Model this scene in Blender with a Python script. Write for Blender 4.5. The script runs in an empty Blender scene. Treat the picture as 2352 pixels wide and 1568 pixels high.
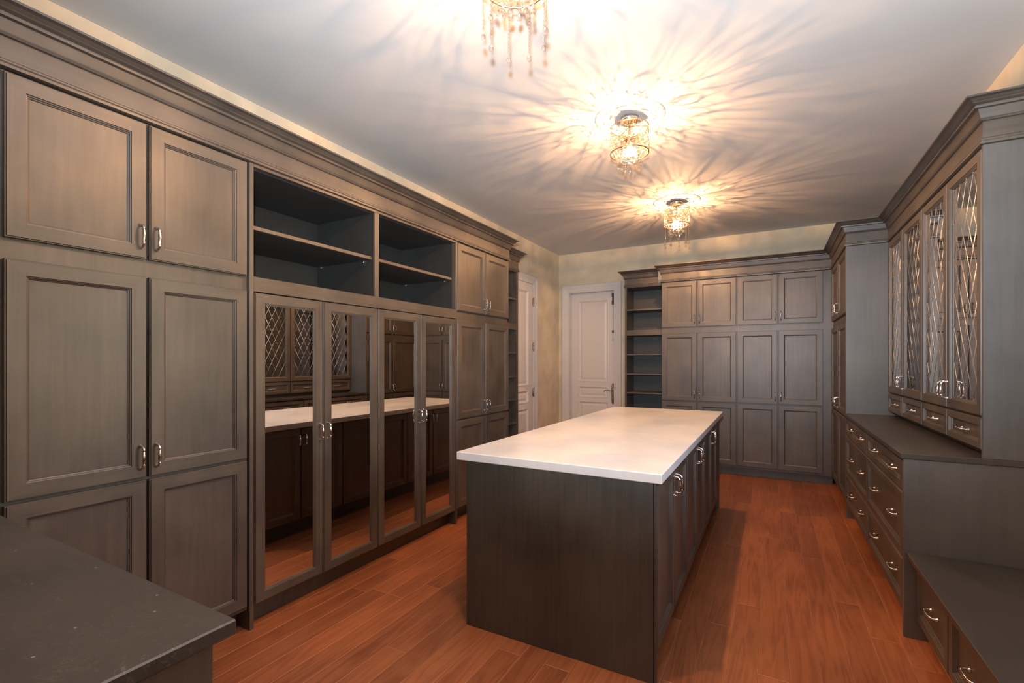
import bpy, bmesh, math, random
from mathutils import Vector, Matrix
R = random.Random(7)
PI = math.pi
S = bpy.context.scene
COL = S.collection

# ------------------------------------------------------------------ camera, world, lights, exposure
FPX, CYP, YAW, CAMH = 1084.03, 830.46, 0.5025, 1.4074
cam = bpy.data.cameras.new('camera'); co = bpy.data.objects.new('camera', cam); COL.objects.link(co)
cam.sensor_width = 36.0; cam.sensor_fit = 'HORIZONTAL'; cam.lens = FPX / 2352 * 36.0
cam.shift_y = (CYP - 784) / 2352; cam.clip_start = 0.02
co.location = (0, 0, CAMH); co.rotation_euler = (PI / 2, 0, YAW)
S.camera = co
vs = S.view_settings
vs.view_transform = 'Standard'; vs.look = 'None'; vs.gamma = 1.0; vs.use_curve_mapping = False
vs.exposure = 0.4
S.cycles.use_denoising = True
S.cycles.max_bounces = 10; S.cycles.diffuse_bounces = 5; S.cycles.glossy_bounces = 5
S.cycles.transmission_bounces = 6; S.cycles.transparent_max_bounces = 16
S.cycles.caustics_reflective = False; S.cycles.caustics_refractive = False
S.cycles.sample_clamp_indirect = 6.0

W = bpy.data.worlds.new('world'); S.world = W; W.use_nodes = True
wn = W.node_tree.nodes; wl = W.node_tree.links
bg = wn['Background']
sky = wn.new('ShaderNodeTexSky'); sky.sky_type = 'NISHITA'; sky.sun_disc = False
sky.sun_elevation = math.radians(38); sky.sun_rotation = math.radians(60)
wl.new(sky.outputs[0], bg.inputs[0]); bg.inputs[1].default_value = 0.6

BULB_W, BULB_C = 35.0, (1.0, 0.52, 0.23)
FLASH_W, FLASH_C = 500.0, (0.78, 0.90, 1.0)
# the photographer's flash, on the camera, head tilted up
fl = bpy.data.lights.new('camera_flash', 'SPOT'); fo = bpy.data.objects.new('camera_flash', fl); COL.objects.link(fo)
fl.energy = FLASH_W; fl.color = FLASH_C; fl.shadow_soft_size = 0.025
fl.spot_size = math.radians(130); fl.spot_blend = 1.0
fo.location = (0.0, -0.05, CAMH + 0.16)
fo.rotation_euler = (PI / 2 + math.radians(38), 0, YAW - 0.25)
# daylight enters by the window over the bench (portal: the light comes from the sky itself)
WY0, WY1, WZ0, WZ1, YF = 1.75, 2.97, 1.05, 2.35, -1.5
pt = bpy.data.lights.new('window_portal', 'AREA'); po = bpy.data.objects.new('window_portal', pt); COL.objects.link(po)
pt.shape = 'RECTANGLE'; pt.size = WZ1 - WZ0; pt.size_y = WY1 - WY0
pt.cycles.is_portal = True
po.location = (1.189 + 0.085, (WY0 + WY1) / 2, (WZ0 + WZ1) / 2); po.rotation_euler = (0, PI / 2, 0)

# ------------------------------------------------------------------ materials
def new_mat(name):
    m = bpy.data.materials.new(name); m.use_nodes = True
    return m, m.node_tree.nodes, m.node_tree.links, m.node_tree.nodes['Principled BSDF']
def ramp(n, stops):
    r = n.new('ShaderNodeValToRGB'); e = r.color_ramp.elements
    while len(e) < len(stops): e.new(0.5)
    for k, (p, c) in enumerate(stops): e[k].position = p; e[k].color = (*c, 1)
    return r
def math_n(n, op, a=None, b=None):
    m = n.new('ShaderNodeMath'); m.operation = op
    if a is not None and not hasattr(a, 'links'): m.inputs[0].default_value = a
    if b is not None and not hasattr(b, 'links'): m.inputs[1].default_value = b
    return m
def obj_coords(n, l, scale):
    tc = n.new('ShaderNodeTexCoord'); oi = n.new('ShaderNodeObjectInfo')
    mul = n.new('ShaderNodeVectorMath'); mul.operation = 'SCALE'; mul.inputs[0].default_value = (17.3, 9.1, 13.7)
    l.new(oi.outputs['Random'], mul.inputs['Scale'])
    add = n.new('ShaderNodeVectorMath'); add.operation = 'ADD'
    l.new(tc.outputs['Object'], add.inputs[0]); l.new(mul.outputs[0], add.inputs[1])
    mp = n.new('ShaderNodeMapping'); mp.inputs['Scale'].default_value = scale
    l.new(add.outputs[0], mp.inputs[0])
    return mp, add, oi
def noise(n, l, vec, scale, detail=4, rough=0.55, dist=0.0):
    t = n.new('ShaderNodeTexNoise'); t.inputs['Scale'].default_value = scale
    t.inputs['Detail'].default_value = detail; t.inputs['Roughness'].default_value = rough
    t.inputs['Distortion'].default_value = dist
    if vec is not None: l.new(vec, t.inputs['Vector'])
    return t

def wood_mat(name, gscale, dark=(0.054, 0.043, 0.034), light=(0.122, 0.097, 0.074), rough=0.43, specks=False):
    m, n, l, b = new_mat(name)
    mp, add, oi = obj_coords(n, l, gscale)
    grain = noise(n, l, mp.outputs[0], 1.0, 5, 0.6, 0.3)
    blot = noise(n, l, add.outputs[0], 3.2, 3, 0.5, 0.2)
    mx = n.new('ShaderNodeMix'); mx.data_type = 'FLOAT'; mx.inputs[0].default_value = 0.58
    l.new(grain.outputs['Fac'], mx.inputs[2]); l.new(blot.outputs['Fac'], mx.inputs[3])
    rp = ramp(n, [(0.34, dark), (0.51, tuple((x + y) / 2 for x, y in zip(dark, light))), (0.68, light)])
    l.new(mx.outputs[0], rp.inputs[0])
    last = rp.outputs[0]
    if specks:
        v = n.new('ShaderNodeTexVoronoi'); v.voronoi_dimensions = '2D'; v.inputs['Scale'].default_value = 6.5; v.inputs['Randomness'].default_value = 1
        l.new(add.outputs[0], v.inputs['Vector'])
        lt = math_n(n, 'LESS_THAN', None, 0.016); l.new(v.outputs['Distance'], lt.inputs[0])
        sc = noise(n, l, add.outputs[0], 6.0, 6, 0.6, 2.5)
        ab = math_n(n, 'SUBTRACT', None, 0.5); l.new(sc.outputs['Fac'], ab.inputs[0])
        ab2 = math_n(n, 'ABSOLUTE'); l.new(ab.outputs[0], ab2.inputs[0])
        lt2 = math_n(n, 'LESS_THAN', None, 0.004); l.new(ab2.outputs[0], lt2.inputs[0])
        s2 = math_n(n, 'MULTIPLY', None, 0.16); l.new(lt2.outputs[0], s2.inputs[0])
        s1 = math_n(n, 'MULTIPLY', None, 0.75); l.new(lt.outputs[0], s1.inputs[0])
        sm = math_n(n, 'MAXIMUM'); l.new(s1.outputs[0], sm.inputs[0]); l.new(s2.outputs[0], sm.inputs[1])
        mc = n.new('ShaderNodeMix'); mc.data_type = 'RGBA'; l.new(sm.outputs[0], mc.inputs[0])
        l.new(last, mc.inputs[6]); mc.inputs[7].default_value = (0.38, 0.36, 0.32, 1); last = mc.outputs[2]
    l.new(last, b.inputs['Base Color'])
    b.inputs['Roughness'].default_value = rough
    b.inputs['Specular IOR Level'].default_value = 1.0
    bp = n.new('ShaderNodeBump'); bp.inputs['Strength'].default_value = 0.05; bp.inputs['Distance'].default_value = 0.002
    l.new(grain.outputs['Fac'], bp.inputs['Height']); l.new(bp.outputs[0], b.inputs['Normal'])
    return m
M_V = wood_mat('stained_maple_vertical_grain', (38, 38, 2.6))
M_H = wood_mat('stained_maple_level_grain', (3.0, 3.0, 42))
M_GAB = wood_mat('cool_lit_veneer', (38, 38, 2.2), (0.082, 0.079, 0.076), (0.132, 0.127, 0.121), 0.42)  # side-panel veneer, lightened and greyed: cool light put into the colour
M_ISL = wood_mat('dark_grained_veneer', (75, 75, 3.2), (0.020, 0.0205, 0.017), (0.074, 0.070, 0.059), 0.5)
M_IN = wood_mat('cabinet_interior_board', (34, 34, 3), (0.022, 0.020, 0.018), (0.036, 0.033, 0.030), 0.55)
M_TOP = wood_mat('stained_worktop', (4, 30, 30), (0.036, 0.032, 0.029), (0.056, 0.049, 0.043), 0.42, True)
M_TOP2 = wood_mat('stained_counter', (30, 4, 30), (0.036, 0.032, 0.029), (0.056, 0.049, 0.043), 0.36)

def floor_mat():
    m, n, l, b = new_mat('red_oak_plank')
    mp, add, oi = obj_coords(n, l, (11, 0.9, 4))
    g1 = noise(n, l, mp.outputs[0], 1.0, 3, 0.5, 0.6)
    k = math_n(n, 'MULTIPLY', None, 42.0); l.new(g1.outputs['Fac'], k.inputs[0])
    sn = math_n(n, 'SINE'); l.new(k.outputs[0], sn.inputs[0])
    half = n.new('ShaderNodeMapRange'); half.inputs[1].default_value = -1; half.inputs[2].default_value = 1
    l.new(sn.outputs[0], half.inputs[0])
    mp2, add2, _ = obj_coords(n, l, (150, 5, 10))
    g2 = noise(n, l, mp2.outputs[0], 1.0, 3, 0.6)
    blot = noise(n, l, add.outputs[0], 2.2, 3, 0.55, 0.4)
    mx = n.new('ShaderNodeMix'); mx.data_type = 'FLOAT'; mx.inputs[0].default_value = 0.62
    l.new(half.outputs[0], mx.inputs[2]); l.new(g2.outputs['Fac'], mx.inputs[3])
    mx2 = n.new('ShaderNodeMix'); mx2.data_type = 'FLOAT'; mx2.inputs[0].default_value = 0.5
    l.new(mx.outputs[0], mx2.inputs[2]); l.new(blot.outputs['Fac'], mx2.inputs[3])
    rp = ramp(n, [(0.22, (0.175, 0.052, 0.020)), (0.48, (0.32, 0.102, 0.040)), (0.80, (0.41, 0.145, 0.060))])
    l.new(mx2.outputs[0], rp.inputs[0])
    hs = n.new('ShaderNodeHueSaturation')
    mr = n.new('ShaderNodeMapRange'); mr.inputs[3].default_value = 0.82; mr.inputs[4].default_value = 1.12
    l.new(oi.outputs['Random'], mr.inputs[0]); l.new(mr.outputs[0], hs.inputs['Value'])
    l.new(rp.outputs[0], hs.inputs['Color']); l.new(hs.outputs[0], b.inputs['Base Color'])
    b.inputs['Roughness'].default_value = 0.42; b.inputs['Specular IOR Level'].default_value = 0.4
    bp = n.new('ShaderNodeBump'); bp.inputs['Strength'].default_value = 0.06; bp.inputs['Distance'].default_value = 0.002
    l.new(mx.outputs[0], bp.inputs['Height']); l.new(bp.outputs[0], b.inputs['Normal'])
    return m
M_FLOOR = floor_mat()

def plain(name, color, rough=0.5, metal=0.0, spec=0.5):
    m, n, l, b = new_mat(name)
    tc = n.new('ShaderNodeTexCoord'); t = noise(n, l, tc.outputs['Object'], 14, 2)
    mr = n.new('ShaderNodeMapRange'); mr.inputs[3].default_value = rough * 0.92; mr.inputs[4].default_value = min(1, rough * 1.08)
    l.new(t.outputs['Fac'], mr.inputs[0]); l.new(mr.outputs[0], b.inputs['Roughness'])
    b.inputs['Base Color'].default_value = (*color, 1); b.inputs['Metallic'].default_value = metal
    b.inputs['Specular IOR Level'].default_value = spec
    return m
def mottled(name, c1, c2, scale, rough):
    m, n, l, b = new_mat(name)
    tc = n.new('ShaderNodeTexCoord'); t = noise(n, l, tc.outputs['Object'], scale, 3, 0.5, 0.5)
    rp = ramp(n, [(0.35, c1), (0.65, c2)]); l.new(t.outputs['Fac'], rp.inputs[0])
    l.new(rp.outputs[0], b.inputs['Base Color']); b.inputs['Roughness'].default_value = rough
    b.inputs['Specular IOR Level'].default_value = 0.25
    return m
M_WALL = mottled('sponged_cream_paint', (0.66, 0.58, 0.44), (0.80, 0.715, 0.55), 2.6, 0.7)
M_CEIL = mottled('ceiling_paint', (0.64, 0.645, 0.65), (0.67, 0.672, 0.675), 1.2, 0.8)
M_WHITE = plain('white_door_paint', (0.72, 0.70, 0.69), 0.4)
M_QUARTZ = mottled('white_quartz', (0.80, 0.79, 0.78), (0.84, 0.835, 0.83), 7, 0.22)
M_CHROME = plain('polished_nickel', (0.80, 0.78, 0.76), 0.16, 1.0)
M_LEAD = plain('brushed_lead_came', (0.62, 0.60, 0.58), 0.32, 0.85)
M_BRONZE = plain('antique_nickel', (0.42, 0.36, 0.29), 0.3, 1.0)
M_DKMETAL = plain('dark_bronze', (0.09, 0.075, 0.06), 0.4, 0.7)
M_MIRROR = plain('silvered_mirror', (0.80, 0.79, 0.77), 0.006, 1.0)
M_EDGE = plain('plank_edge_sheen', (0.50, 0.22, 0.11), 0.35)  # sheen along the plank seams, painted as a lighter bevel colour
M_BASE = plain('subfloor', (0.03, 0.015, 0.01), 0.9)
M_GOLD = plain('champagne_metal', (0.60, 0.47, 0.33), 0.25, 1.0)

def glass_mat(name, rough, tint, base_refl):
    m, n, l, b = new_mat(name); n.remove(b)
    out = n['Material Output']
    tr = n.new('ShaderNodeBsdfTransparent'); tr.inputs[0].default_value = (*tint, 1)
    gl = n.new('ShaderNodeBsdfGlossy'); gl.inputs['Roughness'].default_value = rough
    fr = n.new('ShaderNodeFresnel'); fr.inputs[0].default_value = base_refl
    mx = n.new('ShaderNodeMixShader'); l.new(fr.outputs[0], mx.inputs[0]); l.new(tr.outputs[0], mx.inputs[1]); l.new(gl.outputs[0], mx.inputs[2])
    l.new(mx.outputs[0], out.inputs[0]); return m
M_PANE = glass_mat('cabinet_glass', 0.01, (0.90, 0.91, 0.90), 1.5)
M_WGLASS = glass_mat('window_glass', 0.01, (0.95, 0.97, 0.97), 1.45)
def crystal_mat():
    m, n, l, b = new_mat('cut_crystal'); n.remove(b); out = n['Material Output']
    g = n.new('ShaderNodeBsdfGlass'); g.inputs['IOR'].default_value = 1.55; g.inputs['Roughness'].default_value = 0.02
    t = n.new('ShaderNodeBsdfTransparent'); t.inputs[0].default_value = (0.97, 0.95, 0.92, 1)
    mx = n.new('ShaderNodeMixShader'); mx.inputs[0].default_value = 0.40
    l.new(t.outputs[0], mx.inputs[1]); l.new(g.outputs[0], mx.inputs[2]); l.new(mx.outputs[0], out.inputs[0])
    return m
M_CRYSTAL = crystal_mat()
def bulb_mat():
    m, n, l, b = new_mat('lit_clear_bulb'); n.remove(b); out = n['Material Output']
    t = n.new('ShaderNodeBsdfTransparent'); t.inputs[0].default_value = (1, 0.98, 0.95, 1)
    e = n.new('ShaderNodeEmission'); e.inputs[0].default_value = (1.0, 0.86, 0.66, 1); e.inputs[1].default_value = 160
    mx = n.new('ShaderNodeMixShader'); mx.inputs[0].default_value = 0.4
    l.new(t.outputs[0], mx.inputs[1]); l.new(e.outputs[0], mx.inputs[2]); l.new(mx.outputs[0], out.inputs[0])
    m.cycles.emission_sampling = 'NONE'
    return m
M_BULB = bulb_mat()

# ------------------------------------------------------------------ mesh helpers
class MB:
    def __init__(s): s.v = []; s.f = []; s.m = []; s.sm = []
    def face(s, idx, mi=0, smooth=False): s.f.append(tuple(idx)); s.m.append(mi); s.sm.append(smooth)
    def box(s, a, b, mi=0, bev=0.0):
        x0, y0, z0 = (min(p, q) for p, q in zip(a, b)); x1, y1, z1 = (max(p, q) for p, q in zip(a, b))
        if bev <= 0 or min(x1 - x0, y1 - y0, z1 - z0) < 2.5 * bev:
            o = len(s.v)
            s.v += [(x0, y0, z0), (x1, y0, z0), (x1, y1, z0), (x0, y1, z0), (x0, y0, z1), (x1, y0, z1), (x1, y1, z1), (x0, y1, z1)]
            for q in ((0, 3, 2, 1), (4, 5, 6, 7), (0, 1, 5, 4), (1, 2, 6, 5), (2, 3, 7, 6), (3, 0, 4, 7)): s.face([o + i for i in q], mi)
            return s
        lo = (x0, y0, z0); hi = (x1, y1, z1); pts = {}
        for sx in (0, 1):
            for sy in (0, 1):
                for sz in (0, 1):
                    for ax in range(3):
                        c = []
                        for d, sg in zip(range(3), (sx, sy, sz)):
                            base = hi[d] if sg else lo[d]
                            c.append(base if d == ax else base + (-bev if sg else bev))
                        pts[(sx, sy, sz, ax)] = len(s.v); s.v.append(tuple(c))
        P = pts
        for ax in range(3):
            o1, o2 = [d for d in range(3) if d != ax]
            for sg in (0, 1):
                q = []
                for u, w in ((0, 0), (1, 0), (1, 1), (0, 1)):
                    k = [0, 0, 0]; k[ax] = sg; k[o1] = u; k[o2] = w; q.append(P[(*k, ax)])
                s.face(q, mi)
        for ax in range(3):
            o1, o2 = [d for d in range(3) if d != ax]
            for u in (0, 1):
                for w in (0, 1):
                    k0 = [0, 0, 0]; k0[o1] = u; k0[o2] = w; k1 = list(k0); k1[ax] = 1
                    s.face([P[(*k0, o1)], P[(*k0, o2)], P[(*k1, o2)], P[(*k1, o1)]], mi)
        for sx in (0, 1):
            for sy in (0, 1):
                for sz in (0, 1): s.face([P[(sx, sy, sz, a_)] for a_ in range(3)], mi)
        return s
    def tube(s, pts, rad, n=8, closed=False, caps=True, mi=0, smooth=True):
        pts = [Vector(p) for p in pts]; N = len(pts)
        rad = rad if isinstance(rad, (list, tuple)) else [rad] * N
        o = len(s.v); prev = None
        for i, p in enumerate(pts):
            if closed: t = pts[(i + 1) % N] - pts[i - 1]
            else: t = pts[min(i + 1, N - 1)] - pts[max(i - 1, 0)]
            t = t.normalized() if t.length > 1e-9 else Vector((0, 0, 1))
            if prev is None:
                a = Vector((0, 0, 1)) if abs(t.z) < 0.9 else Vector((1, 0, 0))
                prev = (a - t * a.dot(t)).normalized()
            else:
                q = prev - t * prev.dot(t); prev = q.normalized() if q.length > 1e-6 else prev
            w = t.cross(prev)
            for k in range(n):
                an = 2 * PI * k / n
                s.v.append(tuple(p + (prev * math.cos(an) + w * math.sin(an)) * rad[i]))
        for i in range(N if closed else N - 1):
            j = (i + 1) % N
            for k in range(n):
                k2 = (k + 1) % n
                s.face([o + i * n + k, o + i * n + k2, o + j * n + k2, o + j * n + k], mi, smooth)
        if caps and not closed:
            s.face([o + k for k in range(n)][::-1], mi); s.face([o + (N - 1) * n + k for k in range(n)], mi)
        return s
    def lathe(s, prof, c=(0, 0, 0), n=24, mi=0, smooth=True):
        o = len(s.v)
        for r, z in prof:
            for k in range(n):
                a = 2 * PI * k / n
                s.v.append((c[0] + r * math.cos(a), c[1] + r * math.sin(a), c[2] + z))
        for i in range(len(prof) - 1):
            for k in range(n):
                k2 = (k + 1) % n
                s.face([o + i * n + k, o + i * n + k2, o + (i + 1) * n + k2, o + (i + 1) * n + k], mi, smooth)
        if prof[0][0] > 1e-5: s.face([o + k for k in range(n)][::-1], mi)
        if prof[-1][0] > 1e-5: s.face([o + (len(prof) - 1) * n + k for k in range(n)], mi)
        return s
    def rings(s, fr, h0, h1, z0, z1, prof, cap_first=True, cap_last=True, mh=0):
        """rectangle h0..h1 x z0..z1 on face fr, profile of (inset, outward depth); level members take slot mh"""
        o = len(s.v)
        for i_, d in prof:
            for h, z in ((h0 + i_, z0 + i_), (h1 - i_, z0 + i_), (h1 - i_, z1 - i_), (h0 + i_, z1 - i_)): s.v.append(fr(h, d, z))
        for a in range(len(prof) - 1):
            for k in range(4):
                k2 = (k + 1) % 4
                s.face([o + a * 4 + k, o + a * 4 + k2, o + a * 4 + 4 + k2, o + a * 4 + 4 + k], mh if k in (0, 2) else 0)
        if cap_first: s.face([o, o + 1, o + 2, o + 3])
        e = o + (len(prof) - 1) * 4
        if cap_last: s.face([e, e + 1, e + 2, e + 3])
        return s
    def sweep(s, path, prof, side, closed_prof=True, mi=0):
        """profile (offset, z) swept along plan path, mitred; side=+1 offsets to the right of travel"""
        P = [Vector((p[0], p[1])) for p in path]; o = len(s.v); n = len(prof)
        for i, p in enumerate(P):
            dirs = []
            if i > 0: dirs.append((P[i] - P[i - 1]).normalized())
            if i < len(P) - 1: dirs.append((P[i + 1] - P[i]).normalized())
            ns = [Vector((d.y, -d.x)) * side for d in dirs]
            if len(ns) == 2:
                b = ns[0] + ns[1]; mvec = b / (1 + ns[0].dot(ns[1]))
            else: mvec = ns[0]
            for off, z in prof: s.v.append((p.x + mvec.x * off, p.y + mvec.y * off, z))
        for i in range(len(P) - 1):
            for k in range(n if closed_prof else n - 1):
                k2 = (k + 1) % n
                s.face([o + i * n + k, o + i * n + k2, o + (i + 1) * n + k2, o + (i + 1) * n + k], mi)
        s.face([o + k for k in range(n)]); s.face([o + (len(P) - 1) * n + k for k in range(n)][::-1])
        return s
    def mesh(s, name, mats, origin=(0, 0, 0)):
        me = bpy.data.meshes.new(name)
        me.from_pydata([(x - origin[0], y - origin[1], z - origin[2]) for x, y, z in s.v], [], s.f)
        for m in (mats if isinstance(mats, (list, tuple)) else [mats]): me.materials.append(m)
        me.polygons.foreach_set('material_index', s.m); me.polygons.foreach_set('use_smooth', s.sm)
        bm = bmesh.new(); bm.from_mesh(me); bmesh.ops.recalc_face_normals(bm, faces=bm.faces); bm.to_mesh(me); bm.free()
        me.update(); return me

WPOS = {}
def wpos(o):
    return WPOS.get(o.name, (0, 0, 0))
def part(name, mb, mats, parent=None, org=None):
    """link one mesh object; its origin sits at org (world) or at the centre of its bounds"""
    if org is None:
        lo = [min(v[i] for v in mb.v) for i in range(3)]; hi = [max(v[i] for v in mb.v) for i in range(3)]
        org = tuple((a + b) / 2 for a, b in zip(lo, hi))
    o = bpy.data.objects.new(name, mb.mesh(name, mats, org)); COL.objects.link(o)
    return seat(o, parent, org)
def seat(o, parent, org):
    WPOS[o.name] = tuple(org)
    if parent:
        o.parent = parent; pp = wpos(parent); o.location = tuple(a - b for a, b in zip(org, pp))
    else: o.location = org
    return o
def use(name, me, parent, org, rot=(0, 0, 0)):
    o = bpy.data.objects.new(name, me); COL.objects.link(o); o.rotation_euler = rot
    return seat(o, parent, org)
def tag(o, label=None, cat=None, group=None, kind=None):
    for k, v in (('label', label), ('category', cat), ('group', group), ('kind', kind)):
        if v: o[k] = v
    return o
def thing(name, loc, label, cat, group=None):
    o = bpy.data.objects.new(name, None); COL.objects.link(o); o.empty_display_size = 0.1
    seat(o, None, loc); return tag(o, label, cat, group)

# faces: map (along, outward, z) to the room
def face_px(x): return lambda h, d, z: (x + d, h, z)      # looks to +x (left run)
def face_nx(x): return lambda h, d, z: (x - d, h, z)      # looks to -x (right run)
def face_ny(y): return lambda h, d, z: (h, y - d, z)      # looks to -y (back run)
def face_py(y): return lambda h, d, z: (h, y + d, z)
ROTZ = {'px': 0.0, 'nx': PI, 'ny': -PI / 2, 'py': PI / 2}
FACE = {'px': face_px, 'nx': face_nx, 'ny': face_ny, 'py': face_py}

# cabinet pull: stands off along local +x, long along local z
def pull_mesh():
    mb = MB()
    half = [(0.0, -0.048, .0085), (0.003, -0.048, .0080), (0.006, -0.048, .0052), (0.014, -0.0475, .0046), (0.022, -0.045, .0048), (0.0275, -0.040, .0052),
            (0.030, -0.034, .0058), (0.0308, -0.029, .0066), (0.0308, -0.0275, .0046), (0.0310, -0.026, .0048), (0.0315, -0.016, .0062), (0.0318, -0.006, .0069)]
    full = half + [(x, -z, r) for x, z, r in half[::-1]]
    mb.tube([(x, 0, z) for x, z, r in full], [r for _, _, r in full], 10)
    return mb.mesh('handle', M_CHROME)
PULL = pull_mesh()
def pull(parent, kind, h, d, z, level=False):
    fr = FACE[kind[0]](kind[1])
    rot = (PI / 2, 0, ROTZ[kind[0]]) if level else (0, 0, ROTZ[kind[0]])
    return use('handle', PULL, parent, fr(h, d, z), rot)

T = 0.024
FRAME_PROF = [(0.001, 0.0), (0.0, 0.0175), (0.0015, 0.0195), (0.0045, 0.0195), (0.006, T)]
PD = T - 0.0155     # depth of the panel face
def door(parent, kind, h0, h1, z0, z1, stile=0.056, name='door', mats=None, panel=True, gap=0.0025):
    """framed door or drawer front lying on the carcass face; returns the frame, its panel is a child"""
    fr = FACE[kind[0]](kind[1]); h0 += gap; h1 -= gap; z0 += gap * .6; z1 -= gap * .6
    w = stile
    prof = FRAME_PROF + [(w, T), (w + .001, T - .005), (w + .005, T - .006), (w + .006, T - .010), (w + .011, T - .012), (w + .0122, T - .016), (w + .013, T - .016), (w + .013, 0.0)]
    mb = MB().rings(fr, h0, h1, z0, z1, prof, cap_first=False, cap_last=False, mh=1)
    o = len(mb.v); n = len(prof)
    for k in range(4):     # back of the frame
        k2 = (k + 1) % 4; mb.face([k, k2, (n - 1) * 4 + k2, (n - 1) * 4 + k])
    d = part(name, mb, [M_V, M_H], parent, fr((h0 + h1) / 2, 0, (z0 + z1) / 2))
    if panel:
        p = MB(); a, b = fr(h0 + w + .0125, 0.001, z0 + w + .0125), fr(h1 - w - .0125, PD, z1 - w - .0125)
        p.box(a, b); part('panel', p, M_V if (z1 - z0) > .3 or True else M_H, d, fr((h0 + h1) / 2, 0.004, (z0 + z1) / 2))
    return d

def carcass(parent, kind, h0, h1, z0, z1, depth, kick=0.105, rails=(), stiles=(), name='carcass', legs=True):
    """closed box behind the doors with recessed toe kick; face frame lies at depth 0"""
    fr = FACE[kind[0]](kind[1])
    mb = MB(); mb.box(fr(h0, -depth, z0 + kick), fr(h1, 0, z1)); part(name, mb, M_V, parent)
    if kick:
        k = MB(); k.box(fr(h0, -depth, z0), fr(h1, -0.085, z0 + kick)); part('toe_kick', k, M_V, parent)

# ------------------------------------------------------------------ dimensions of the room
XW, XRW, YB, ZC = -2.995, 1.189, 7.017, 3.115
XL, YBF, XR, XH = -2.392, 6.419, 0.593, 0.894     # door faces
FL, FB, FR_, FH = ('px', XL - T), ('ny', YBF + T), ('nx', XR + T), ('nx', XH + T)
ZUT, ZUB, ZMT, ZMB, ZLT, ZLB = 2.453, 1.852, 1.781, 0.900, 0.894, 0.126
ZCR, PCR = 2.672, 0.078

# ------------------------------------------------------------------ structure
def wall_boxes(axis, c0, c1, a0, a1, openings):
    """wall slab between c0 and c1 on its axis, along a0..a1, with openings (a, b, z0, z1)"""
    mb = MB(); cur = a0
    def bx(u0, u1, z0, z1):
        if u1 - u0 < 1e-4 or z1 - z0 < 1e-4: return
        mb.box((c0, u0, z0), (c1, u1, z1)) if axis == 'x' else mb.box((u0, c0, z0), (u1, c1, z1))
    for (u, w, z0, z1) in sorted(openings):
        bx(cur, u, 0, ZC); bx(u, w, 0, z0); bx(u, w, z1, ZC); cur = w
    bx(cur, a1, 0, ZC); return mb
D1 = (-2.823, -2.083, 0.0, 2.505)
D2 = (5.24, 6.075, 0.0, 2.515)
S_ = lambda o: tag(o, kind='structure')
fl_o = S_(part('floor', MB().box((XW - .12, YF - .14, -.06), (XRW + .12, YB + .16, -.018)), M_BASE, None, (0, 0, 0)))
S_(part('ceiling', MB().box((XW - .12, YF - .14, ZC), (XRW + .12, YB + .16, ZC + .08)), M_CEIL, None, (0, 0, ZC)))
S_(part('wall_left', wall_boxes('x', XW - .12, XW, YF - .14, YB + .16, [D2]), M_WALL, None, (XW, 0, 0)))
S_(part('wall_back', wall_boxes('y', YB, YB + .14, XW, XRW, [D1]), M_WALL, None, (0, YB, 0)))
S_(part('wall_right', wall_boxes('x', XRW, XRW + .12, YF - .14, YB + .16, [(WY0, WY1, WZ0, WZ1)]), M_WALL, None, (XRW, 0, 0)))
S_(part('wall_front', wall_boxes('y', YF - .14, YF, XW, XRW, []), M_WALL, None, (0, YF, 0)))
xa, xc, ym = XRW + .005, XRW + .065, (WY0 + WY1) / 2
w1 = S_(part('window_1', MB().box((xa, WY0, WZ0), (xc, WY0 + .05, WZ1)).box((xa, WY1 - .05, WZ0), (xc, WY1, WZ1))
        .box((xa, WY0 + .05, WZ0), (xc, WY1 - .05, WZ0 + .05)).box((xa, WY0 + .05, WZ1 - .05), (xc, WY1 - .05, WZ1))
        .box((xa + .005, ym - .025, WZ0 + .05), (xc - .005, ym + .025, WZ1 - .05)), M_WHITE))
for a, b in ((WY0 + .05, ym - .025), (ym + .025, WY1 - .05)):
    part('pane', MB().box((xa + .028, a, WZ0 + .05), (xa + .032, b, WZ1 - .05)), M_WGLASS, w1)
part('window_sill', MB().box((XRW - .03, WY0 - .05, WZ0 - .03), (xa, WY1 + .05, WZ0)), M_WHITE, w1)

# planks run the length of the room
PW, PH0 = 0.1245, 0.195
def plank_mesh(L, w=PW):
    g = .0004; b = .0015; x0, x1, y0, y1 = g, w - g, g, L - g; mb = MB()
    mb.v = [(x0, y0, -.018), (x1, y0, -.018), (x1, y1, -.018), (x0, y1, -.018), (x0, y0, -b * .5), (x1, y0, -b * .5), (x1, y1, -b * .5), (x0, y1, -b * .5),
            (x0 + b, y0 + b, 0), (x1 - b, y0 + b, 0), (x1 - b, y1 - b, 0), (x0 + b, y1 - b, 0)]
    for n_, q in enumerate(((0, 3, 2, 1), (0, 1, 5, 4), (1, 2, 6, 5), (2, 3, 7, 6), (3, 0, 4, 7), (4, 5, 9, 8), (5, 6, 10, 9), (6, 7, 11, 10), (7, 4, 8, 11), (8, 9, 10, 11))): mb.face(q, 1 if 5 <= n_ <= 8 else 0)
    return mb.mesh('plank', [M_FLOOR, M_EDGE])
PM = {}
def plank(x, y, L, w=PW):
    k = (round(L, 3), round(w, 3))
    if k not in PM: PM[k] = plank_mesh(*k)
    use('plank', PM[k], fl_o, (x, y, 0))
row = 0
k = math.floor((XW - PH0) / PW)
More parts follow.
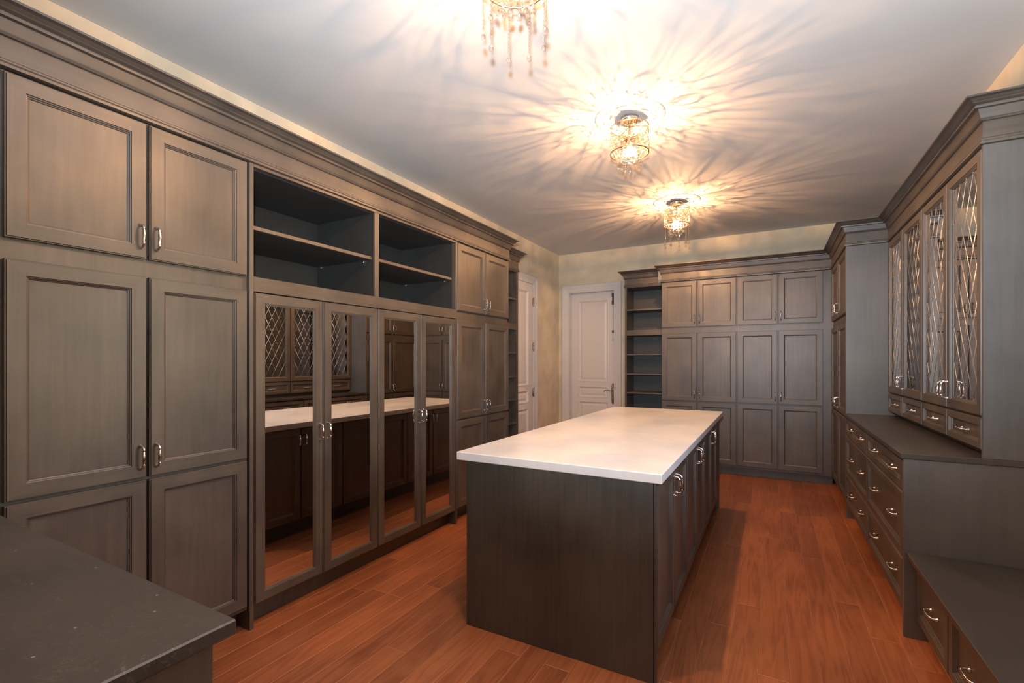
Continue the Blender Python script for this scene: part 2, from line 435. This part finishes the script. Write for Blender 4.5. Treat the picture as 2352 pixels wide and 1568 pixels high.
while PH0 + k * PW < 0.72:
    x = PH0 + k * PW; w = PW
    if x < XW: w = x + PW - XW; x = XW
    ya, yb = -0.45, YB
    if x + w < -2.60: ya = 4.80
    elif x + w < -2.44: ya = 0.5
    if x > -1.85: yb = 6.62
    y = ya - R.choice([0.15, 0.35, 0.55, 0.8]) if ya < 0 else ya
    first = True
    while y < yb - .02:
        L = R.choice([1.05, 1.25, 1.5, 1.75, 1.9])
        if first and ya > 0: L = R.choice([.45, .7, .95])
        first = False
        if y + L > yb - .25: L = yb - y
        plank(x, y, L, w); y += L
    k += 1

# baseboards and doors
def baseboard(name, a, b):
    mb = MB(); dx, dy = b[0] - a[0], b[1] - a[1]
    prof = [(0, 0), (.016, 0), (.016, .11), (.012, .12), (.008, .135), (0, .14)]
    mb.sweep([a, b], prof, 1); return S_(part(name, mb, M_WHITE))
baseboard('baseboard_left', (XW, 6.215), (XW, YB))
baseboard('baseboard_back', (XW + .018, YB), (-2.945, YB))

CASE = [(0, 0), (.0, .012), (.018, .016), (.022, .012), (.055, .020), (.062, .026), (.085, .030), (.098, .034), (.105, .030), (.11, .022), (.11, 0)]
def casing(parent, kind, h0, h1, z1):
    """moulded casing round an opening: rings with mitred corners, open at the floor"""
    fr = FACE[kind[0]](kind[1]); mb = MB(); n = len(CASE)
    for i_, d in CASE:
        for h, z in ((h0 - i_, 0), (h0 - i_, z1 + i_), (h1 + i_, z1 + i_), (h1 + i_, 0)): mb.v.append(fr(h, d, z))
    for a in range(n - 1):
        for q in range(3): mb.face([a * 4 + q, a * 4 + q + 1, a * 4 + 5 + q, a * 4 + 4 + q])
    return part('casing', mb, M_WHITE, parent)
def panel_slab(kind, h0, h1, z0, z1, panels, thick=.04):
    """door leaf with recessed panels (each (h0,h1,z0,z1)), same h-range for all panels"""
    fr = FACE[kind[0]](kind[1]); mb = MB()
    ph0, ph1 = panels[0][0], panels[0][1]
    mb.box(fr(h0, -thick, z0), fr(ph0, 0, z1)); mb.box(fr(ph1, -thick, z0), fr(h1, 0, z1))
    zs = [z0] + [z for p in sorted(panels, key=lambda q: q[2]) for z in (p[2], p[3])] + [z1]
    for a, b in zip(zs[::2], zs[1::2]): mb.box(fr(ph0, -thick, a), fr(ph1, 0, b))
    return mb
def panel_insert(parent, kind, p, thick=.04):
    fr = FACE[kind[0]](kind[1])
    prof = [(0, 0.006), (.006, .008), (.014, .002), (.024, -.010), (.032, -.012), (.034, -.016), (.060, -.005), (.062, -.004)]
    mb = MB().rings(fr, p[0], p[1], p[2], p[3], [(0, -.02)] + prof)
    part('panel', mb, M_WHITE, parent)
# door in the back wall
K1 = ('ny', YB + .10)
P1 = [(-2.70, -2.21, .16, .785), (-2.70, -2.21, .845, 1.02), (-2.70, -2.21, 1.095, 2.37)]
d1 = S_(part('door_1', panel_slab(K1, D1[0] + .012, D1[1] - .012, 0.008, D1[3] - .012, P1), M_WHITE))
for p in P1: panel_insert(d1, K1, p)
part('door_jamb', MB().box((D1[0], YB, 0), (D1[0] + .011, YB + .14, D1[3])).box((D1[1] - .011, YB, 0), (D1[1], YB + .14, D1[3]))
     .box((D1[0] + .011, YB, D1[3] - .011), (D1[1] - .011, YB + .14, D1[3])), M_WHITE, d1)
casing(d1, ('ny', YB), D1[0], D1[1], D1[3])
f1 = face_ny(YB + .10)
mb = MB()
mb.tube([(-2.137, YB + .10 - .004, z) for z in (.752, .762, .775, .79, .84, .915, .99, 1.04, 1.055, 1.07, 1.080)],
        [.003, .012, .016, .022, .024, .026, .024, .022, .016, .012, .003], 10)
mb.lathe([(.004, 0), (.010, .004), (.006, .010), (.001, .013)], (-2.137, YB + .09, .86), 10)
pl = part('handle_plate', mb, M_BRONZE, d1)
mb = MB().tube([(-2.137, YB + .10, .957), (-2.137, YB + .055, .957), (-2.15, YB + .045, .960), (-2.18, YB + .043, .968), (-2.21, YB + .043, .972), (-2.235, YB + .043, .966), (-2.255, YB + .043, .958), (-2.262, YB + .043, .945)],
               [.011, .010, .009, .008, .007, .008, .008, .006], 8)
part('lever', mb, M_BRONZE, pl)
bolt = part('top_bolt', MB().box((-2.148, YB + .066, 2.285), (-2.112, YB + .10, 2.345), 0, .004).box((-2.142, YB + .074, 2.345), (-2.118, YB + .10, 2.40), 0, .003)
            .box((-2.148, YB + .066, 2.40), (-2.112, YB + .10, 2.465), 0, .004), M_DKMETAL, d1)
mb = MB()
for q in range(13):
    zc = 2.27 - q * .031
    mb.tube([(-2.130 + .006 * math.cos(a) * (q % 2), YB + .083 + .006 * math.cos(a) * ((q + 1) % 2), zc + .018 * math.sin(a)) for a in [2 * PI * i / 8 for i in range(8)]], .0022, 5, closed=True)
part('pull_chain', mb, M_BRONZE, bolt)
part('chain_weight', MB().box((-2.146, YB + .070, 1.850), (-2.114, YB + .096, 1.888), 0, .004), M_DKMETAL, bolt)
mb = MB().tube([(-2.13, YB + .083, 1.85), (-2.13, YB + .083, 1.755)], .002, 5)
mb.tube([(-2.13 + .014 * math.cos(2 * PI * i / 12), YB + .083, 1.742 + .014 * math.sin(2 * PI * i / 12)) for i in range(12)], .003, 6, closed=True)
part('pull_ring', mb, M_CHROME, bolt)
# door in the left wall, hinged on its far side, shut flush with the wall
K2 = ('px', XW + .004)
P2 = [(5.40, 5.915, .16, .755), (5.40, 5.915, .835, 1.005), (5.40, 5.915, 1.075, 2.40)]
d2 = S_(part('door_2', panel_slab(K2, D2[0] + .004, D2[1] - .004, 0.008, D2[3] - .004, P2), M_WHITE))
for p in P2: panel_insert(d2, K2, p)
casing(d2, ('px', XW), D2[0], D2[1], D2[3])
for z in (.97, 1.62, 2.26):
    mb = MB().tube([(XW + .014, D2[1] - .002, z + q) for q in (-.066, -.058, -.05, .05, .058, .066)], [.003, .008, .0095, .0095, .008, .003], 8)
    mb.box((XW + .004, D2[1] - .034, z - .05), (XW + .008, D2[1] - .004, z + .05))
    part('hinge', mb, M_BRONZE, d2)

# ------------------------------------------------------------------ crown mouldings
def crown_prof(z0=ZUT, h=ZCR - ZUT, p=PCR, back=-.02):
    q = [(.000, .000), (.012, .003), (.013, .013), (.007, .016), (.010, .021), (.010, .027), (.002, .033), (.000, .112),
         (.010, .114), (.014, .120), (.010, .124), (.012, .128), (.024, .166), (.040, .168), (.042, .176), (.034, .179), (.036, .183), (.050, .190), (.054, .194), (.050, .197), (.062, .206), (.078, .210), (.078, .219)]
    s = h / .219; t = p / .078
    return [(back, z0)] + [(a * t, z0 + b * s) for a, b in q] + [(back, z0 + h)]
mb = MB().sweep([(XW + .003, .52), (XL, .52), (XL, 4.291), (-2.53, 4.291)], crown_prof(), 1)
cl = part('crown_moulding', mb, M_H, None)
tag(cl, 'stepped dark wood crown moulding running along the top of the left wall cabinets', 'moulding')
path = [(XRW - .003, 3.088), (XH, 3.088), (XH, 5.208), (XR, 5.208), (XR, YBF), (-1.274, YBF), (-1.274, 6.53)]
mb = MB().sweep(path, crown_prof(), -1)
cr = part('crown_moulding', mb, M_H, None)
tag(cr, 'dark wood crown moulding that steps along the right wall and turns across the back cabinets', 'moulding')

# ------------------------------------------------------------------ tall cabinets
def tall(name, kind, h0, hm, h1, depth, label, group=None, f0=None, f1=None, flip=0):
    fr = FACE[kind[0]](kind[1]); a, b = (h0 if f0 is None else f0), (h1 if f1 is None else f1)
    c = fr((a + b) / 2, -depth / 2, 0)
    t = thing(name, (c[0], c[1], 0), label, 'cabinet', group)
    carcass(t, kind, a, b, 0, ZUT - .001, depth)
    for (z0, z1, hz) in ((ZUB, ZUT - .004, ZUB + .098), (ZMB, ZMT, ZMB + .094), (ZLB, ZLT, None)):
        for (p, q, hh) in ((h0, hm, hm - .030), (hm, h1, hm + .030)):
            d = door(t, kind, p, q, z0, z1, gap=.005)
            if hz: pull(d, kind, hh, T, hz)
    return t
DEP = .574
tall('tall_cabinet', FL, .597, 1.045, 1.497, DEP, 'dark wood tall cabinet nearest the camera on the left wall, beside the near left counter', f0=.595 - .075, f1=1.502)
tall('tall_cabinet', FL, 3.372, 3.833, 4.291, DEP, 'dark tall cabinet on the left wall between mirrored doors and narrow open shelves', f0=3.366)
tall('tall_cabinet', FB, -1.274, -.831, -.376, DEP - .01, 'dark wood tall cabinet on the back wall beside the open bookshelf', f1=-.374)
tall('tall_cabinet', FB, -.370, .069, .520, DEP - .01, 'dark wood tall cabinet on the back wall next to the room corner', f0=-.372, f1=XR + T - .001)
tD = tall('tall_cabinet', FR_, 5.227, 5.810, 6.390, DEP - .01, 'dark wood tall cabinet on the right wall, between the counter and the back corner', f0=5.2245, f1=YBF + T - .001)
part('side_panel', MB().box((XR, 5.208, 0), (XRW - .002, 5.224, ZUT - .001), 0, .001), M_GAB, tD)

# mirrored wardrobe with open cubbies above
t = thing('mirrored_wardrobe', (XL - .3, 2.43, 0), 'dark wood wardrobe with four mirrored doors under open cubby shelves, left wall', 'wardrobe')
xb, xf = XW + .005, XL - T
f = face_px(XL - T)
for y0, y1 in ((1.503, 1.525), (3.342, 3.365)):
    part('side_panel', MB().box((xb, y0, 0), (XL, y1, ZUT - .001), 0, .001), M_V, t)
part('carcass', MB().box((xb, 1.526, .105), (xf, 3.341, 1.776)), M_V, t)
part('toe_kick', MB().box((xb, 1.526, 0), (XL - .087, 3.341, .104)), M_V, t)
part('rail', MB().box((xb, 1.526, 1.779), (XL - .001, 3.341, 1.857), 0, .0012), M_H, t)
part('top_board', MB().box((xb, 1.526, 2.436), (XL - .001, 3.341, ZUT - .001), 0, .0012), M_H, t)
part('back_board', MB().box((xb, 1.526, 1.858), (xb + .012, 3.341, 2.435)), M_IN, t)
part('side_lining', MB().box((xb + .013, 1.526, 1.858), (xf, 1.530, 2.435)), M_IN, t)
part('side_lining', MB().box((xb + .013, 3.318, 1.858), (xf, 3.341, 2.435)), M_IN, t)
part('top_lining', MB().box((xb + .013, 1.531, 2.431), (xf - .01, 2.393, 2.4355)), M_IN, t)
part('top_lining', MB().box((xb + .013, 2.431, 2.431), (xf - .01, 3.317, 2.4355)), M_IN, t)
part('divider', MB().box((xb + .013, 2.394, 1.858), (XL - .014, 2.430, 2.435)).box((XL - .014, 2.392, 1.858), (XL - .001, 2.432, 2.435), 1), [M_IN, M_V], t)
for y0, y1 in ((1.531, 2.393), (2.431, 3.317)):
    sh = part('shelf', MB().box((xb + .013, y0, 2.112), (xf - .03, y1, 2.131)).box((xf - .03, y0, 2.111), (xf - .002, y1, 2.132), 1, .001), [M_IN, M_H], t)
    for yy in (y0 + .006, y1 - .006):
        for xx in (xb + .06, xf - .08):
            part('shelf_pin', MB().box((xx - .006, yy - .006, 2.103), (xx + .006, yy + .006, 2.111)).tube([(xx, yy, 2.106), (xx, yy + .001, 2.096)], .004, 6), M_CHROME, sh)
yd = [1.529, 1.968, 2.425, 2.885, 3.338]
for i in range(4):
    y0, y1 = yd[i], yd[i + 1]; g = .003; w = .052; fr = f
    prof = FRAME_PROF + [(w, T), (w + .0015, T - .003), (w + .005, T - .003), (w + .007, T - .0065), (w + .010, T - .007), (w + .011, T - .012), (w + .011, 0)]
    mb = MB().rings(fr, y0 + g, y1 - g, .121, 1.774, prof, False, False, 1)
    for q in range(4):
        q2 = (q + 1) % 4; mb.face([q, q2, (len(prof) - 1) * 4 + q2, (len(prof) - 1) * 4 + q])
    d = part('mirrored_door', mb, [M_V, M_H], t)
    part('mirror', MB().box(fr(y0 + g + w + .010, .001, .121 + w + .010), fr(y1 - g - w - .010, T - .0115, 1.774 - w - .010)), M_MIRROR, d)
    pull(d, FL, (y1 - .028) if i % 2 == 0 else (y0 + .028), T, .985)

# narrow open bookshelves
def bookshelf(name, kind, h0, h1, depth, label, crown_path, side):
    fr = FACE[kind[0]](kind[1]); c = fr((h0 + h1) / 2, -depth / 2, 0)
    t = thing(name, (c[0], c[1], 0), label, 'bookshelf')
    zt = 2.445; sw = .028
    for a, b in ((h0, h0 + sw), (h1 - sw, h1)):
        part('side_panel', MB().box(fr(a, -depth, 0), fr(b, 0, zt), 0, .0015), M_V, t)
    part('top_board', MB().box(fr(h0, -depth, zt), fr(h1, 0, ZUT + .03)), M_V, t)
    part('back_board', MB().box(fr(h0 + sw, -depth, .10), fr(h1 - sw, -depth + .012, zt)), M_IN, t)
    part('toe_kick', MB().box(fr(h0 + sw, -depth, 0), fr(h1 - sw, -.06, .10)), M_V, t)
    for z, th in ((.115, .02), (.44, .02), (.70, .02), (.97, .02), (1.235, .02), (1.507, .02), (1.81, .075), (2.13, .02)):
        part('shelf', MB().box(fr(h0 + sw, -depth + .012, z - th / 2), fr(h1 - sw, -.004, z + th / 2), 0, .001), M_H, t)
    part('crown', MB().sweep(crown_path, crown_prof(), side), M_H, t)
bookshelf('narrow_bookshelf', ('px', -2.59), 4.300, 4.862, .395, 'narrow dark open bookshelf on the left wall, next to the white door there',
          [(-2.59, 4.372), (-2.59, 4.862), (XW + .002, 4.862)], 1)
bookshelf('narrow_bookshelf', ('ny', 6.60), -1.812, -1.278, .405, 'narrow dark open bookshelf on the back wall, beside the white door there',
          [(-1.358, 6.60), (-1.812, 6.60), (-1.812, YB - .002)], -1)

# ------------------------------------------------------------------ right wall: chests, counter, display cabinets, bench
def chest(y0, y1, label, hy):
    t = thing('drawer_chest', (XR + .3, (y0 + y1) / 2, 0), label, 'chest of drawers', 'dark drawer chests under the right counter')
    carcass(t, FR_, y0, y1, 0, .905, .565)
    for z0, z1 in ((.737, .903), (.394, .735), (.126, .392)):
        d = door(t, FR_, y0, y1, z0, z1, .045, 'drawer', gap=.003)
        for h in hy: pull(d, FR_, h, PD, (z0 + z1) / 2, True)
    return t
c1 = chest(3.108, 4.135, 'dark three-row drawer chest at the near end of the right counter', (3.355, 3.885))
c2 = chest(4.137, 5.206, 'dark three-row drawer chest under the far half of the right counter', (4.43, 4.92))
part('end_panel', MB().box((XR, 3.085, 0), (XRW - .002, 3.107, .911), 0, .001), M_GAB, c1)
part('foot_panel', MB().box((XR + .004, 5.180, 0), (XR + .105, 5.204, .104)), M_V, c2)
ct = part('dark_worktop', MB().box((XR - .012, 3.078, .912), (XRW - .002, 5.206, .940), 0, .002), M_TOP2)
tag(ct, 'dark wood counter top over the drawer chests on the right wall', 'counter')

def clip(poly, x0, x1, z0, z1):
    for ax, lim, sg in ((0, x0, 1), (0, x1, -1), (1, z0, 1), (1, z1, -1)):
        out = []
        for i in range(len(poly)):
            a, b = poly[i - 1], poly[i]; da, db = (a[ax] - lim) * sg, (b[ax] - lim) * sg
            if (da >= 0) != (db >= 0):
                u = da / (da - db); out.append((a[0] + (b[0] - a[0]) * u, a[1] + (b[1] - a[1]) * u))
            if db >= 0: out.append(b)
        poly = out
        if len(poly) < 3: return []
    return poly
def leaded_door(t, y0, y1, z0, z1, handle_h):
    kind = FH; fr = FACE['nx'](kind[1])
    d = door(t, kind, y0, y1, z0, z1, .052, 'glass_door', panel=False, gap=.003)
    a0, a1, b0, b1 = y0 + .003 + .066, y1 - .003 - .066, z0 + .0675, z1 - .0675
    nx, nz = 4, 6; dx, dz = (a1 - a0) / nx, (b1 - b0) / nz; dep = .006
    cames = MB()
    for i in range(-1, 2 * nx + 2):
        for j in range(-1, 2 * nz + 2):
            if (i + j) % 2: continue        # diamond centres on the odd lattice
            cx, cz = a0 + i * dx / 2, b0 + j * dz / 2
            if (i % 2, j % 2) not in ((0, 0), (1, 1)): continue
            cx2, cz2 = cx, cz + dz / 2
            g = .9995
            poly = clip([(cx2 - dx / 2 * g, cz2), (cx2, cz2 - dz / 2 * g), (cx2 + dx / 2 * g, cz2), (cx2, cz2 + dz / 2 * g)], a0, a1, b0, b1)
            if len(poly) >= 3:
                ar = abs(sum(poly[q - 1][0] * poly[q][1] - poly[q][0] * poly[q - 1][1] for q in range(len(poly)))) / 2
                if ar > dx * dz * .04:
                    p = MB(); n = len(poly)
                    p.v = [fr(h, dep - .0015, z) for h, z in poly] + [fr(h, dep + .0015, z) for h, z in poly]
                    p.face(range(n)); p.face(range(n, 2 * n))
                    part('pane', p, M_PANE, d)
    # lead cames: both families of diagonals, clipped to the opening
    def seg(p, q):
        u0, u1 = 0.0, 1.0; dx_, dz_ = q[0] - p[0], q[1] - p[1]
        for pp, qq in ((-dx_, p[0] - a0), (dx_, a1 - p[0]), (-dz_, p[1] - b0), (dz_, b1 - p[1])):
            if abs(pp) < 1e-9:
                if qq < 0: return
                continue
            r = qq / pp
            if pp < 0: u0 = max(u0, r)
            else: u1 = min(u1, r)
        if u1 - u0 < 1e-4: return
        A = (p[0] + dx_ * u0, p[1] + dz_ * u0); B = (p[0] + dx_ * u1, p[1] + dz_ * u1)
        cames.tube([fr(A[0], dep, A[1]), fr(B[0], dep, B[1])], .0032, 6)
    H = b1 - b0; run = H / dz * dx
    for i in range(-nz - 1, nx + nz + 2):
        x = a0 + i * dx
        seg((x, b0), (x + run, b1)); seg((x, b0), (x - run, b1))
    for i in range(0, 2 * nx + 1):
        for j in range(0, 2 * nz + 1):
            if (i + j) % 2: continue
            cx, cz = a0 + i * dx / 2, b0 + j * dz / 2
            o = len(cames.v); r = .0052
            for v in ((1, 0, 0), (-1, 0, 0), (0, 1, 0), (0, -1, 0), (0, 0, 1), (0, 0, -1)): cames.v.append(fr(cx + v[0] * r, dep + v[1] * r, cz + v[2] * r))
            for q in ((0, 2, 4), (2, 1, 4), (1, 3, 4), (3, 0, 4), (2, 0, 5), (1, 2, 5), (3, 1, 5), (0, 3, 5)): cames.face([o + w_ for w_ in q], 0, True)
    part('leading', cames, M_LEAD, d)
    pull(d, kind, handle_h, T, z0 + .105)
    return d
def display(y0, ym, y1, label, near):
    t = thing('display_cabinet', (XH + .15, (y0 + y1) / 2, .94), label, 'cabinet')
    xa, xc = XH + T, XRW - .002
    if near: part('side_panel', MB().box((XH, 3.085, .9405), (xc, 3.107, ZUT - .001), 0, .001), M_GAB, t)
    a = 3.108 if near else y0
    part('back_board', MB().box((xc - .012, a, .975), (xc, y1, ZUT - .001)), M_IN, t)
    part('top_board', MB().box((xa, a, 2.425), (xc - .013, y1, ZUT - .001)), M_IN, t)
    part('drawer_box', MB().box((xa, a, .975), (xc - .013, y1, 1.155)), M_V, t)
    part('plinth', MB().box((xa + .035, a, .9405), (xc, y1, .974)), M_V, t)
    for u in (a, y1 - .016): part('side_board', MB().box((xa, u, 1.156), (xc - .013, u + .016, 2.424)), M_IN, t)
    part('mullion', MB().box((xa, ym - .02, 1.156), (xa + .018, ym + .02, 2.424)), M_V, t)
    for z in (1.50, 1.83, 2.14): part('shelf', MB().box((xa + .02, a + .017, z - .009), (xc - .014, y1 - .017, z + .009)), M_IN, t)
    leaded_door(t, a, ym, 1.140, 2.449, ym - .030); leaded_door(t, ym, y1, 1.140, 2.449, ym + .030)
    for p, q in ((a, ym), (ym, y1)):
        d = door(t, FH, p, q, .975, 1.134, .036, 'drawer', gap=.003); pull(d, FH, (p + q) / 2, PD, 1.052, True)
display(3.108, 3.632, 4.155, 'near glazed display cabinet with diamond leaded doors, standing on the right counter', True)
display(4.157, 4.69, 5.206, 'far glazed display cabinet with diamond leaded doors, beside the tall right cabinet', False)

# window seat with drawers
t = thing('bench', (.92, 1.2, 0), 'low dark wood bench with a row of drawers along the right wall, bottom right', 'bench')
part('bench_top', MB().box((.603, -1.20, .412), (XRW - .002, 3.083, .440), 0, .003), M_TOP2, t)
KB = ('nx', .64 + T)
part('carcass', MB().box((.66, -1.20, .10), (XRW - .002, 3.083, .411)), M_V, t)
part('toe_kick', MB().box((.72, -1.20, 0), (XRW - .002, 3.083, .099)), M_V, t)
yy = 3.066
while yy > -.9:
    d = door(t, KB, yy - .487, yy, .104, .405, .045, 'drawer', gap=.003); pull(d, KB, yy - .2435, PD, .250, True); yy -= .487

# near left counter
t = thing('base_cabinet', (-1.7, .1, 0), 'dark base cabinet at bottom left, below the dusty wooden top', 'cabinet')
part('carcass', MB().box((-2.985, -.55, .10), (-.863, .475, .911), 0, .001), M_V, t)
part('toe_kick', MB().box((-2.985, -.45, 0), (-.863, .40, .099)), M_V, t)
for i in range(2):
    d = door(t, ('py', .476), -1.90 + i * .5, -1.40 + i * .5, .11, .905)
    pull(d, ('py', .476), (-1.43, -1.37)[i], T, .80)
wt = part('dark_worktop', MB().box((-2.985, -.60, .9125), (-.853, .512, .940), 0, .003), M_TOP)
tag(wt, 'dusty scratched dark wooden counter top with a square corner, bottom left', 'counter')

# ------------------------------------------------------------------ island
IX0, IX1, IY0, IY1 = -1.497, -.414, 2.098, 5.044
t = thing('island_cabinet', (-.94, 3.5, 0), 'long dark wood island cabinet with paired doors, in the middle of the floor', 'cabinet')
JX0, JX1, JY0, JY1 = -1.432, -.440, 2.086, 4.95
JY0 = 2.100
part('carcass', MB().box((JX0 + T, JY0 + .023, .105), (JX1 - T, JY1 - .023, .876)), M_ISL, t)
part('toe_kick', MB().box((JX0 + .085, JY0 + .023, 0), (JX1 - .085, JY1 - .023, .104)), M_ISL, t)
part('end_panel', MB().box((JX0, JY0, 0), (JX1 - .012, JY0 + .022, .876), 0, .0015).box((JX1 - .010, JY0 + .002, 0), (JX1, JY0 + .022, .876), 0, .0015), M_ISL, t)
part('end_panel', MB().box((JX0, JY1 - .022, 0), (JX1, JY1, .876), 0, .0015), M_ISL, t)
KR, KL = ('px', JX1 - T), ('nx', JX0 + T)
for K in (KR, KL):
    for i in range(6):
        a = 2.125 + i * .430
        d = door(t, K, a, a + .430, .118, .868, gap=.003)
        pull(d, K, (a + .430 - .030) if i % 2 == 0 else a + .030, T, .770)
    fr = FACE[K[0]](K[1]); part('filler', MB().box(fr(4.707, 0, .105), fr(JY1 - .023, T - .002, .874)), M_V, t)
it = part('quartz_worktop', MB().box((IX0, IY0, .8765), (IX1, IY1, .920), 0, .003), M_QUARTZ)
tag(it, 'white quartz slab lying on the dark island cabinet', 'worktop')

# ------------------------------------------------------------------ chandeliers and ceiling medallions
def medallion(x, y, label):
    mb = MB().lathe([(.02, 0), (.05, -.008), (.10, -.007), (.196, -.006), (.204, -.009), (.212, -.012), (.222, -.012), (.230, -.009), (.236, -.005), (.240, -.0005)], (x, y, ZC), 64)
    o = part('ceiling_medallion', mb, M_CEIL, None, (x, y, ZC))
    tag(o, label, 'ceiling medallion', None)
def strand_mesh(lens, drop, r0):
    """beads hung on a wire from z=0 down; ends in a larger drop"""
    mb = MB(); z = -.006; L = lens
    mb.tube([(0, 0, 0), (0, 0, -L)], .0006, 4)
    def bead(zc, rx, rz):
        mb.lathe([(rx * math.sin(PI * q / 4), zc - rz * math.cos(PI * q / 4)) if 0 < q < 4 else (0.0002, zc - rz * (1 if q == 0 else -1)) for q in range(5)], (0, 0, 0), 7, 0, False)
    while z > -L + drop * 2.4:
        bead(z, r0, r0 * 1.15); z -= r0 * 2.6
    bead(-L - drop * .2, drop, drop * 1.25)
    return mb.mesh('crystal_strand', M_CRYSTAL)
STR = {}
def strand(L, drop=.011, r0=.0055):
    k = (round(L, 2), drop)
    if k not in STR: STR[k] = strand_mesh(k[0], drop, r0)
    return STR[k]
def lattice_mesh(r, z0, z1):
    """pierced drum: overlapping wire loops on a cylinder, held between two hoops"""
    mb = MB(); q = random.Random(3); H = z1 - z0
    def on(a, z, rr=r): return (rr * math.cos(a), rr * math.sin(a), z)
    for z in (z0, z1): mb.tube([on(2 * PI * i / 40, z) for i in range(40)], .0042 if z == z0 else .003, 6, closed=True)
    cells = []
    for row_ in range(5):
        for k_ in range(20):
            a = 2 * PI * (k_ + .5 * (row_ % 2) + q.uniform(-.25, .25)) / 20; z = z0 + H * (row_ + .5 + q.uniform(-.3, .3)) / 5
            cells.append((a, z, q.uniform(.013, .026), q.uniform(.7, 1.25)))
    for a, z, rr, e in cells:
        ph = q.uniform(0, PI); pts = []
        for i in range(14):
            th = 2 * PI * i / 14
            u, w = rr * math.cos(th), rr * e * math.sin(th)
            du, dw = u * math.cos(ph) - w * math.sin(ph), u * math.sin(ph) + w * math.cos(ph)
            pts.append(on(a + du / r, min(z1, max(z0, z + dw))))
        mb.tube(pts, .0020, 4, closed=True)
    return mb.mesh('lattice_shade', M_GOLD)
LAT = lattice_mesh(.130, 0.0, .178)
def bulb_mesh():
    return MB().lathe([(.0005, -.032), (.006, -.030), (.009, -.022), (.0095, -.005), (.008, .006), (.006, .010), (.0005, .011)], (0, 0, 0), 10).mesh('bulb', M_BULB)
BULB = bulb_mesh()
def chandelier(x, y, label, long_strands, seed, zr=2.862):
    q = random.Random(seed)
    t = thing('crystal_chandelier', (x, y, ZC), label, 'chandelier')
    part('canopy', MB().lathe([(.002, -.056), (.018, -.056), (.022, -.050), (.048, -.046), (.060, -.034), (.062, -.022), (.064, -.0085), (.05, -.0082)], (x, y, ZC), 32), M_CHROME, t)
    use('lattice_shade', LAT, t, (x, y, zr), (0, 0, seed * .7))
    mb = MB()
    for k_ in range(3):
        a = 2 * PI * k_ / 3 + .3
        mb.tube([(x + .012 * math.cos(a), y + .012 * math.sin(a), zr + .186), (x + .130 * math.cos(a), y + .130 * math.sin(a), zr + .178)], .003, 6)
    mb.tube([(x, y, ZC - .054), (x, y, zr + .105)], .007, 8)
    for zz, rr in ((zr + .012, .078), (zr + .10, .060)):
        mb.tube([(x + rr * math.cos(2 * PI * i / 28), y + rr * math.sin(2 * PI * i / 28), zz) for i in range(28)], .003, 6, closed=True)
        for k_ in range(3):
            a = 2 * PI * k_ / 3
            mb.tube([(x, y, zr + .108), (x + rr * math.cos(a), y + rr * math.sin(a), zz)], .0025, 5)
    mb.lathe([(.002, .104), (.046, .104), (.048, .109), (.002, .111)], (x, y, zr), 24)  # plate added over the bulbs to shade the medallion from direct light
    part('frame', mb, M_GOLD, t)
    for k_ in range(3):
        a = 2 * PI * k_ / 3 + .5; bx, by = x + .024 * math.cos(a), y + .024 * math.sin(a)
        use('bulb', BULB, t, (bx, by, zr + .024))
        part('bulb_socket', MB().tube([(bx, by, zr + .034), (bx, by, zr + .106)], .012, 8), M_CHROME, t)
        lp = bpy.data.lights.new('bulb_light', 'POINT'); lp.energy = BULB_W; lp.color = BULB_C; lp.shadow_soft_size = .003
        lo = bpy.data.objects.new('bulb_light', lp); COL.objects.link(lo); seat(lo, t, (bx, by, zr + .012))
    def hang(rr, n, l0, l1, zz, drop, ph=0):
        for k_ in range(n):
            a = 2 * PI * (k_ + ph) / n
            use('crystal_strand', strand(q.uniform(l0, l1), drop), t, (x + rr * math.cos(a), y + rr * math.sin(a), zz), (0, 0, q.uniform(0, 3)))
    hang(.078, 14, .06, .11, zr + .010, .010)
    hang(.050, 9, .09, .125, zr + .010, .010, .5)
    hang(.060, 9, .075, .095, zr + .098, .009, .2)
    if long_strands: hang(.122, 9, .17, .225, zr - .002, .0105, seed * .13)
    return t
for (x, y, lab, mlab, ls, sd) in (
    (-.862, 1.593, 'crystal chandelier at the top edge of the photo, nearest of three', 'round plaster ceiling medallion over the nearest chandelier', True, 2),
    (-.868, 3.285, 'lit crystal drum chandelier over the near end of the island, without long strands', 'round plaster ceiling medallion above the middle chandelier', False, 5),
    (-.885, 5.25, 'lit crystal drum chandelier with long bead strands, farthest of three', 'round plaster ceiling medallion above the farthest chandelier', True, 9)):
    medallion(x, y, mlab); chandelier(x, y, lab, ls, sd)
